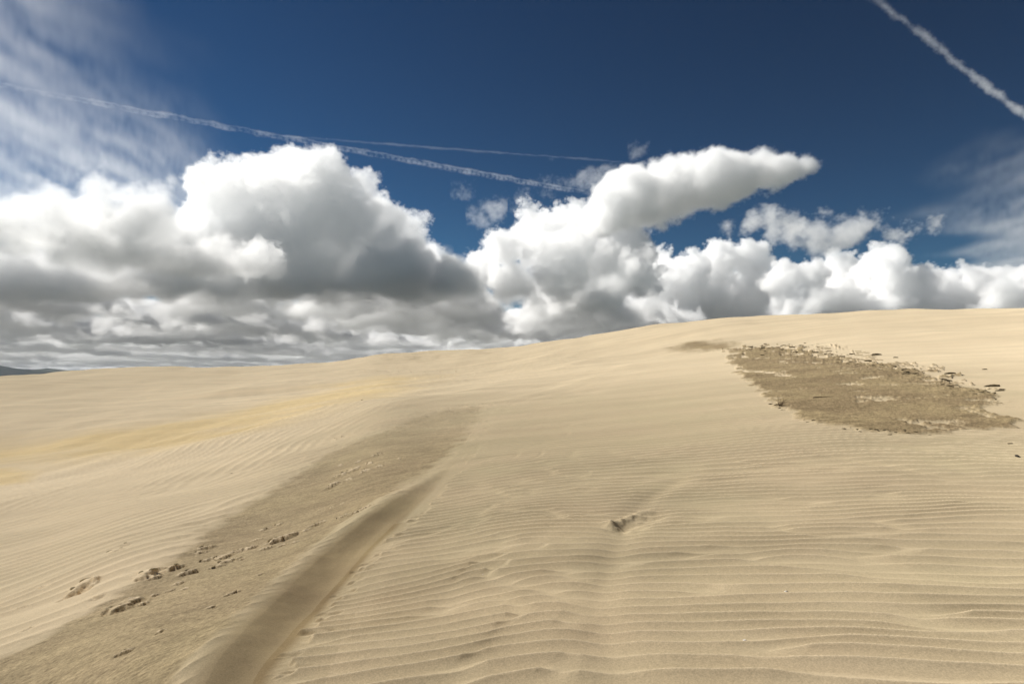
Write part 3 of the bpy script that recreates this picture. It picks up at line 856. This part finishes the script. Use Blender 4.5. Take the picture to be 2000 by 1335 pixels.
tag_cloud(cumulus_fog("cumulus_cloud", E_BLOBS, 14000, 5, 26, 0.012, rough=50, beta=1.8, spread=0.06, lump=0.88), "long low row of bright white cumulus tops just above the right dune crest", "cloud")
tag_cloud(cumulus_fog("cloud_fragment", F1, 9500, 6, 20, 0.0045, base=None, rough=85, edge=120, beta=1.9, levels=((8, 0.3, 0.6),), bias=10), "torn ragged white cloud scraps between the wedge-shaped cloud and the low cumulus row", "cloud")
tag_cloud(cumulus_fog("cloud_fragment", F2, 9500, 7, 16, 0.007, base=None, rough=45, edge=80, beta=1.9, levels=((8, 0.3, 0.6),), spread=.01, bias=15), "small lone white cloud puff above the low cumulus row, right of the torn scraps", "cloud")
tag_cloud(cumulus_fog("cloud_fragment", F3, 9000, 8, 20, 0.0012, base=None, rough=95, edge=130, beta=1.8, levels=((8, 0.3, 0.6),), bias=20), "faint grey wisps of cloud between the tall cumulus and the wedge-shaped cloud", "cloud")
deck_fog("stratus_clouds", -17000, 9000, 7500, 21000, 60, 45, 1600, 21, 0.008, -0.85, 4600, azmax=8, edge=90, thick=330)
deck_fog("stratus_clouds", -52000, 40000, 20500, 66000, 230, 80, 1900, 22, 0.005, -1.1, 9000, edge=120, thick=330)
deck_fog("stratus_clouds", -95000, 60000, 65000, 118000, 500, 110, 1900, 23, 0.003, -1.2, 9000, edge=120, thick=500).location.z = -620
def contrail_fog(name, p0, p1, alt, r, vx, density, seed, teeth, wprof, wob=0.25):
    E = []
    for p in (p0, p1):
        a, T = pix_dir(*p); D = alt / T; E.append(np.array([D * math.sin(a), D * math.cos(a), alt]))
    L = np.linalg.norm(E[1] - E[0]); nx = int(L / vx) + 1
    v = r / 5.0; ny = int(r * 5 / v); nz = int(r * 9 / v)
    x = np.linspace(0, L, nx)[:, None, None]; y = ((np.arange(ny) - ny / 2) * v)[None, :, None]; z = ((np.arange(nz) - nz * 0.65) * v)[None, None, :]
    wv = [r * wob * 2.0 * fbm2(x / (r * 14), x * 0 + 3.3 * k, seed + k, 3) for k in (0, 1)]
    w = np.interp(x / L, [q[0] for q in wprof], [q[1] for q in wprof])
    n = fractal((nx, ny, nz), seed, 1.7, 0.02)
    if teeth:
        per = r * 3.4; ph = (x + 0.6 * r * perlin2(x / (3 * r), x * 0, seed)) / per
        tooth = np.abs(((ph + 0.18 * np.sin(z / r) ) % 1.0) - 0.5) * 2
        d1 = r * w * 0.62 - np.hypot(y - wv[0], z - wv[1])
        hang = np.minimum(r * w * 0.6 - np.abs(y - wv[0]), np.minimum(-(z - wv[1]), (z - wv[1]) + r * w * 2.4)) 
        hang = np.minimum(hang, (tooth - 0.18) * per * 0.3)
        S = np.maximum(d1, hang * 0.9 - 0.12 * r)
    else:
        S = r * w - np.hypot(y - wv[0], z - wv[1])
    fld = np.clip((S + 0.3 * r + 0.24 * r * n) / (1.2 * r), 0, 1) * np.clip(x / 2000, 0, 1) * np.clip((L - x) / 2500, 0, 1)
    o = fog_object(name, fld, (0.0, -ny / 2 * v, -nz * 0.65 * v), (L / (nx - 1), v, v), density, 0.2)
    d = (E[1] - E[0]) / L
    o.location = E[0]; o.rotation_euler = (0, 0, math.atan2(d[1], d[0]))
    print(name, fld.shape)
    return o
tag_cloud(contrail_fog("contrail", (-300, 107), (1190, 382), 7000, 54, 24, 0.0026, 31, True, ((0, .8), (.15, .8), (.4, 1), (.75, 1.3), (1, .8))), "long toothed contrail running from the left edge down to the middle of the sky", "contrail")
tag_cloud(contrail_fog("contrail", (560, 266), (1290, 322), 7000, 40, 40, 0.0013, 32, False, ((0, .8), (.5, 1), (1, 0.5))), "thin faint contrail just above the end of the long toothed one", "contrail")
tag_cloud(contrail_fog("contrail", (1660, -40), (2060, 270), 8000, 105, 40, 0.0015, 33, False, ((0, .5), (.3, .8), (1, 1.1)), wob=0.22), "bright wavy contrail crossing the upper right corner of the sky", "contrail")

def cirrus_fog(name, x0, x1, y0, y1, vx, seed, density, maskf, ax):
    nx = int((x1 - x0) / vx); ny = int((y1 - y0) / vx); nz = 6
    x = np.linspace(x0, x1, nx)[:, None]; y = np.linspace(y0, y1, ny)[None, :]
    n = fractal((nx, ny, 4), seed, 1.2, vx / 7000, (*ax, 1))[:, :, 0]; nb = fractal((nx, ny, 4), seed + 1, 2.2, vx / 14000)[:, :, 0]
    border = np.clip(np.minimum(np.minimum(x - x0, x1 - x), np.minimum(y - y0, y1 - y)) / 2500, 0, 1)
    f = np.clip(maskf(x / 8000, y / 8000, nb) * border, 0, 1) * np.clip(0.65 + 0.28 * n, 0.03, 2.2)
    prof = np.array([0, .6, 1, 1, .6, 0])[None, None, :]
    o = fog_object(name, f[:, :, None] * prof, (x0, y0, 8000.0), ((x1 - x0) / (nx - 1), (y1 - y0) / (ny - 1), 100.0), density, 0.3)
    o['kind'] = 'stuff'
    print(name, f.shape)
cirrus_fog("cirrus_clouds", -48000, -5000, 8000, 50000, 70, 41, 0.00042, lambda x, y, nb: sstep(0.0, 0.9, -x - 0.25 * (y - 1.8) - 0.95 + 0.15 * nb), (.5, 2.4))
cirrus_fog("cirrus_clouds", 14000, 60000, 22000, 60000, 120, 42, 0.00035, lambda x, y, nb: sstep(0.0, 0.8, x - 0.60 * y + 0.15 * nb), (.7, 2.8))
# ------------------------------------------------------------------ far hills beyond the plain
def hills():
    nx, ny = 260, 30
    a = np.radians(np.linspace(-52, -8, nx)); d = np.linspace(19000, 27000, ny)
    AA, DD = np.meshgrid(a, d, indexing='ij')
    crest = np.interp(np.degrees(AA), [-52, -42, -37.0, -36.2, -35.2, -34.3, -33.2, -31.5, -30, -27, -24, -20, -12, -8],
                      [460, 420, 350, 275, 230, 275, 215, 225, 160, 150, 175, 120, 60, 0])
    x = DD * np.sin(AA); y = DD * np.cos(AA)
    t = (DD - 19000) / 8000
    prof = np.sin(np.clip(t * 1.15, 0, 1) * math.pi / 2) * (1 - 0.3 * sstep(0.85, 1, t))
    gul = fbm2(x / 1500, y / 1500, 7, 5, 0.55)
    z = -60 + (crest + 40) * prof * (1 + 0.10 * gul) + 14 * fbm2(x / 500, y / 500, 9, 4) * prof
    z[:, 0] = -80; z[:, -1] = -80
    m = grid_mesh("hills", x.ravel(), y.ravel(), z.ravel(), nx, ny, False)
    m.flip_normals()
    mt, nt, out = new_mat("wooded_hill")
    bs = nd(nt, 'ShaderNodeBsdfDiffuse'); tc = nd(nt, 'ShaderNodeTexCoord').outputs['Object']
    nt.links.new(mixc(nt, ramp(nt, noise(nt, tc, 0.003, 5), 0.4, 0.6), (0.035, 0.045, 0.035), (0.06, 0.065, 0.05)), bs.inputs['Color'])
    nt.links.new(bs.outputs[0], out.inputs['Surface'])
    m.materials.append(mt)
    o = bpy.data.objects.new("hills", m); scene.collection.objects.link(o); o['kind'] = 'structure'
hills()

# ------------------------------------------------------------------ loose things on the sand
import bmesh
def earthy(name, c1, c2, scale, bump=0.4, dist=0.01):
    m, nt, out = new_mat(name)
    tc = nd(nt, 'ShaderNodeTexCoord').outputs['Object']
    bs = nd(nt, 'ShaderNodeBsdfDiffuse'); bs.inputs['Roughness'].default_value = 0.7
    nt.links.new(mixc(nt, ramp(nt, noise(nt, tc, scale, 4, 0.7), 0.35, 0.65), c1, c2), bs.inputs['Color'])
    b = nd(nt, 'ShaderNodeBump'); b.inputs['Strength'].default_value = bump; b.inputs['Distance'].default_value = dist
    nt.links.new(noise(nt, tc, scale * 2.5, 4, 0.7), b.inputs['Height']); nt.links.new(b.outputs[0], bs.inputs['Normal'])
    nt.links.new(bs.outputs[0], out.inputs['Surface'])
    return m
M_DARKCRUST = earthy("dark_sand_crust", (0.10, 0.08, 0.05), (0.19, 0.15, 0.09), 9)
M_CRUST = earthy("damp_sand_crust", (0.36, 0.295, 0.18), (0.52, 0.44, 0.29), 14)
M_SHELL = earthy("bleached_shell", (0.78, 0.75, 0.70), (0.62, 0.56, 0.48), 60, 0.3, 0.002)
M_STONE = earthy("dark_pebble", (0.07, 0.065, 0.055), (0.16, 0.14, 0.12), 30)
M_TWIG = earthy("dry_twig", (0.10, 0.07, 0.045), (0.20, 0.15, 0.10), 40)

def put(o, label, cat, group=None):
    o['label'] = label; o['category'] = cat
    if group: o['group'] = group
    return o

def new_obj(name, m):
    o = bpy.data.objects.new(name, m); scene.collection.objects.link(o); return o

def crust_mesh(seed, mat, flat=0.3):
    """a broken plate of caked sand: ragged rim, cracked top, steep sides"""
    rng = np.random.default_rng(seed)
    n = 22; ang = np.linspace(0, 2 * math.pi, n, endpoint=False)
    rr = 0.5 * (1 + 0.30 * np.sin(ang * 2 + rng.uniform(0, 6)) + 0.18 * np.sin(ang * 3 + rng.uniform(0, 6)) + rng.uniform(-0.14, 0.14, n))
    bm = bmesh.new(); rings = []
    for (k, z) in ((1.0, -0.30), (1.02, 0.10), (0.90, 0.55), (0.62, 0.85), (0.28, 0.95)):
        ring_ = []
        for i in range(n):
            r_ = rr[i] * k * (1 + rng.uniform(-0.07, 0.07)); zz = z + (rng.uniform(-0.16, 0.16) if z > 0 else 0)
            ring_.append(bm.verts.new((r_ * math.cos(ang[i]), r_ * math.sin(ang[i]), zz * flat)))
        rings.append(ring_)
    for a, b in zip(rings, rings[1:]):
        for i in range(n):
            bm.faces.new((a[i], a[(i + 1) % n], b[(i + 1) % n], b[i]))
    c = bm.verts.new((0, 0, flat)); 
    for i in range(n): bm.faces.new((rings[-1][i], rings[-1][(i + 1) % n], c))
    bm.faces.new(list(reversed(rings[0])))
    m = bpy.data.meshes.new("sand_clod"); bm.to_mesh(m); bm.free()
    m.materials.append(mat); return m

dark_kinds = [crust_mesh(s, M_DARKCRUST, 0.30) for s in range(6)]
pale_kinds = [crust_mesh(s + 20, M_CRUST, 0.22) for s in range(5)]
def clod(kinds, px, py, wpx, asp, rot, rng, tilt=0.15, sink=0.0):
    g = ground_pt(px, py); dd = math.hypot(*g)
    w = wpx / F * dd * 0.62
    o = new_obj("sand_clod", kinds[rng.integers(len(kinds))])
    o.scale = (w, w * asp, w * 0.55)
    o.location = (g[0], g[1], height(g[0], g[1]) - sink * w)
    o.rotation_euler = (rng.uniform(-tilt, tilt), rng.uniform(-tilt, tilt), rot)
    return o

rng = np.random.default_rng(77)
singles = [
    (1710, 691, 26, "widest of the dark crust clods standing alone on pale sand above the dark patch", .6),
    (1664, 691, 15, "small clod at the end of the thin brown streak above the dark patch", .6),
    (1750, 698, 15, "small dark clod on pale sand just below and right of the widest lone clod", .6),
    (1854, 731, 24, "long dark crust clod alone on bright sand above the right end of the dark patch", .5),
    (1922, 720, 12, "small flat clod on the open slope, highest one near the right edge", .5),
    (1972, 866, 12, "dark pointed lump on the rippled sand to the right of the dark patch", .8),
    (1938, 754, 34, "long thin line of dark crust lying at the upper right tip of the dark patch", .3),
    (452, 930, 5, "tiny dark speck of crust alone on the smooth pale slope left of the damp strip", .8),
    (707, 793, 8, "lone small clod on the smooth flank above the damp strip", .7),
]
for (px, py, w, lab, asp) in singles:
    put(clod(dark_kinds, px, py, w, asp * 1.2, rng.uniform(-0.2, 0.2), rng), lab, "clod")
# broken crust along the far rim of the patch
def rim_pt():
    line = [(1440, 690), (1490, 684), (1540, 678), (1575, 684), (1610, 692), (1640, 702), (1690, 716), (1740, 724), (1790, 738), (1830, 748), (1880, 756), (1925, 768), (1950, 782)]
    k = rng.uniform(0, len(line) - 1.001); i = int(k); f = k - i
    return line[i][0] * (1 - f) + line[i + 1][0] * f, line[i][1] * (1 - f) + line[i + 1][1] * f
for k in range(150):
    px, py = rim_pt()
    px += rng.normal(0, 10); py += rng.normal(0, 7)
    w = float(np.clip(rng.lognormal(1.9, 0.5), 4, 20))
    put(clod(dark_kinds, px, py, w, rng.uniform(0.5, 1.1), rng.uniform(-0.5, 0.5), rng),
        "small dark crust clod in the broken upper rim of the dark patch", "clod", "crust clods along the upper rim of the dark patch")
low = [(1500, 790), (1522, 799), (1560, 819), (1600, 828), (1650, 838), (1700, 844), (1760, 846), (1830, 847)]
for k in range(36):
    q = rng.uniform(0, len(low) - 1.001); i = int(q); f = q - i
    px = low[i][0] * (1 - f) + low[i + 1][0] * f; py = low[i][1] * (1 - f) + low[i + 1][1] * f + rng.normal(0, 1.6)
    put(clod(dark_kinds, px, py, rng.uniform(4, 13), rng.uniform(0.5, 0.9), rng.uniform(-0.6, 0.6), rng),
        "little dark lump of crust on the ragged lower edge of the dark sand patch", "clod", "crust lumps along the lower edge of the dark patch")
# plates kicked up beside the trail on the damp strip
for (g, ax, L, Wd, hh) in LUMP_W:
    if L < 0.05: continue
    for q in range(2 if L > 0.12 else 1):
        o = new_obj("sand_clod", pale_kinds[rng.integers(5)])
        s = rng.uniform(-0.7, 0.7) * L
        nrm = np.array([ax[1], -ax[0]])
        p = g + ax * s + nrm * Wd * rng.uniform(-0.5, 0.3)
        w = min(L * rng.uniform(0.3, 0.6), 0.12)
        o.scale = (w, w * rng.uniform(0.4, 0.7), w * 0.8)
        o.location = (p[0], p[1], height(*p) - 0.004)
        o.rotation_euler = (rng.uniform(-.3, .3), rng.uniform(-.3, .3), math.atan2(ax[1], ax[0]) + rng.uniform(-.4, .4))
        put(o, "broken plate of pale sand crust in the trodden trail along the damp strip", "clod", "crust plates along the trail on the damp strip")

def shell_mesh(seed, broken):
    """one valve of a small clam: fan of ribs rising to a beak, hollow beneath"""
    rng_ = np.random.default_rng(seed); bm = bmesh.new(); nu, nv = 14, 8
    def grid_(off):
        g = []
        for i in range(nu + 1):
            a = math.radians(-78 + 156 * i / nu); row = []
            edge = 1.0 - (0.25 * broken * (0.5 + 0.5 * math.sin(i * 1.7 + seed)))
            for j in range(nv + 1):
                t = j / nv; r_ = t * edge * (1 + 0.02 * (i % 2))
                z = 0.34 * math.sin(math.pi * min(1, 0.25 + 0.75 * t)) * math.cos(a * 0.9) + off + 0.015 * (i % 2) * t
                row.append(bm.verts.new((r_ * math.sin(a) * 0.62, r_ * math.cos(a) - 0.5, z)))
            g.append(row)
        return g
    A_, B_ = grid_(0.0), grid_(-0.05)
    for i in range(nu):
        for j in range(nv):
            bm.faces.new((A_[i][j], A_[i + 1][j], A_[i + 1][j + 1], A_[i][j + 1]))
            bm.faces.new((B_[i][j + 1], B_[i + 1][j + 1], B_[i + 1][j], B_[i][j]))
        bm.faces.new((A_[i][nv], A_[i + 1][nv], B_[i + 1][nv], B_[i][nv]))
    m = bpy.data.meshes.new("shell_fragment"); bm.to_mesh(m); bm.free(); m.materials.append(M_SHELL)
    for p in m.polygons: p.use_smooth = True
    return m
for (px, py, w, lab, seed, rot) in [
    (1581, 1074, 11, "small white shell fragment on the ripples, largest of the pale bits on the sand", 1, .6),
    (1536, 1155, 9, "slim white shell fragment on a ripple between the largest shell fragment and the two-toned pebble", 2, -1.0),
    (1752, 1070, 4, "tiny pale shell speck to the right of the largest white shell fragment", 3, 2.0),
    (943, 1122, 4, "tiny pale speck of shell on the ripples right of the dark hollow", 4, 1.0),
    (645, 1262, 4, "tiny pale speck of shell just right of the foot of the dark hollow", 5, 3.0)]:
    g = ground_pt(px, py); dd = math.hypot(*g); k = 0.7 * w / F * dd
    o = new_obj("shell_fragment", shell_mesh(seed, 1)); o.scale = (k, k, k)
    o.location = (g[0], g[1], height(*g) + k * 0.06); o.rotation_euler = (0.35, 0.15, rot)
    put(o, lab, "shell")
def pebble_mesh(seed):
    bm = bmesh.new(); bmesh.ops.create_icosphere(bm, subdivisions=3, radius=0.5)
    for v in bm.verts:
        c = np.array(v.co[:]); n_ = float(noise3(np.array([c[0] * 2.2]), np.array([c[1] * 2.2]), np.array([c[2] * 2.2]), seed)[0])
        v.co *= 1 + 0.30 * n_
        v.co.z *= 0.62
    m = bpy.data.meshes.new("pebble"); bm.to_mesh(m); bm.free()
    for p in m.polygons: p.use_smooth = True
    return m
for (px, py, w, lab, mt, seed) in [
    (1455, 1257, 8, "small two-toned pebble on the ripples, the lowest loose bit below both white shell fragments", M_SHELL, 1),
    (1986, 892, 7, "small dark pebble on the ripples below the pointed lump by the right edge", M_STONE, 2)]:
    g = ground_pt(px, py); k = 0.75 * w / F * math.hypot(*g)
    m = pebble_mesh(seed); m.materials.append(mt)
    o = new_obj("pebble", m); o.scale = (k * 1.2, k, k); o.location = (g[0], g[1], height(*g) + k * 0.18)
    put(o, lab, "pebble")

def tube_mesh(name, paths, mat, sides=6):
    bm = bmesh.new()
    for pts, r0, r1 in paths:
        pts = [Vector(p) for p in pts]; prev = None
        for i, p in enumerate(pts):
            d = (pts[min(i + 1, len(pts) - 1)] - pts[max(i - 1, 0)]).normalized()
            s_ = d.cross(Vector((0.13, 0.2, 1))).normalized(); t_ = d.cross(s_); r_ = r0 + (r1 - r0) * i / (len(pts) - 1)
            ring_ = [bm.verts.new(p + (s_ * math.cos(2 * math.pi * k / sides) + t_ * math.sin(2 * math.pi * k / sides)) * r_) for k in range(sides)]
            if prev:
                for k in range(sides): bm.faces.new((prev[k], prev[(k + 1) % sides], ring_[(k + 1) % sides], ring_[k]))
            else: bm.faces.new(list(reversed(ring_)))
            prev = ring_
        bm.faces.new(prev)
    m = bpy.data.meshes.new(name); bm.to_mesh(m); bm.free(); m.materials.append(mat)
    for p in m.polygons: p.use_smooth = True
    return m
# dry sprig caught on the lip of the patch
g = ground_pt(1523, 798); zz = height(*g); rr_ = np.random.default_rng(4); paths = []
for k in range(16):
    a = rr_.uniform(0, 6.28); e = rr_.uniform(0.1, 1.1); L = rr_.uniform(0.10, 0.30); p = np.array([0, 0, 0.0]); pts = [tuple(p)]
    for i in range(5):
        a += rr_.uniform(-.6, .6); e += rr_.uniform(-.5, .35)
        p = p + L / 5 * np.array([math.cos(a) * math.cos(e), math.sin(a) * math.cos(e), max(math.sin(e), -0.2 if p[2] > 0.05 else 0.05)]); pts.append(tuple(p))
    paths.append((pts, 0.006, 0.002))
o = new_obj("dry_sprig", tube_mesh("dry_sprig", paths, M_TWIG)); o.location = (g[0], g[1], zz)
put(o, "tangled dry sprig caught on the lower left lip of the dark sand patch", "twig")
ga, gb = ground_pt(1588, 783), ground_pt(1628, 779)
pts = [(*(ga + (gb - ga) * t), height(*(ga + (gb - ga) * t)) + 0.012 + 0.01 * math.sin(t * 5)) for t in np.linspace(0, 1, 9)]
o = new_obj("stick", tube_mesh("stick", [(pts, 0.014, 0.006)], M_TWIG))
put(o, "thin straight stick lying flat in the middle of the dark sand patch", "stick")

# ------------------------------------------------------------------ the air between here and the hills
def haze():
    bm = bmesh.new(); bmesh.ops.create_cube(bm, size=1.0)
    m = bpy.data.meshes.new("haze"); bm.to_mesh(m); bm.free()
    mt, nt, out = new_mat("haze_air")
    v = nt.nodes.new('ShaderNodeVolumePrincipled'); v.inputs['Density'].default_value = HAZE
    v.inputs['Color'].default_value = (0.80, 0.88, 1.0, 1); nt.links.new(v.outputs[0], out.inputs['Volume'])
    m.materials.append(mt)
    o = bpy.data.objects.new("haze", m); scene.collection.objects.link(o)
    o.scale = (140000, 140000, 520); o.location = (0, 0, -86 + 260 + 20); o['kind'] = 'stuff'
HAZE = 1.6e-5
haze()
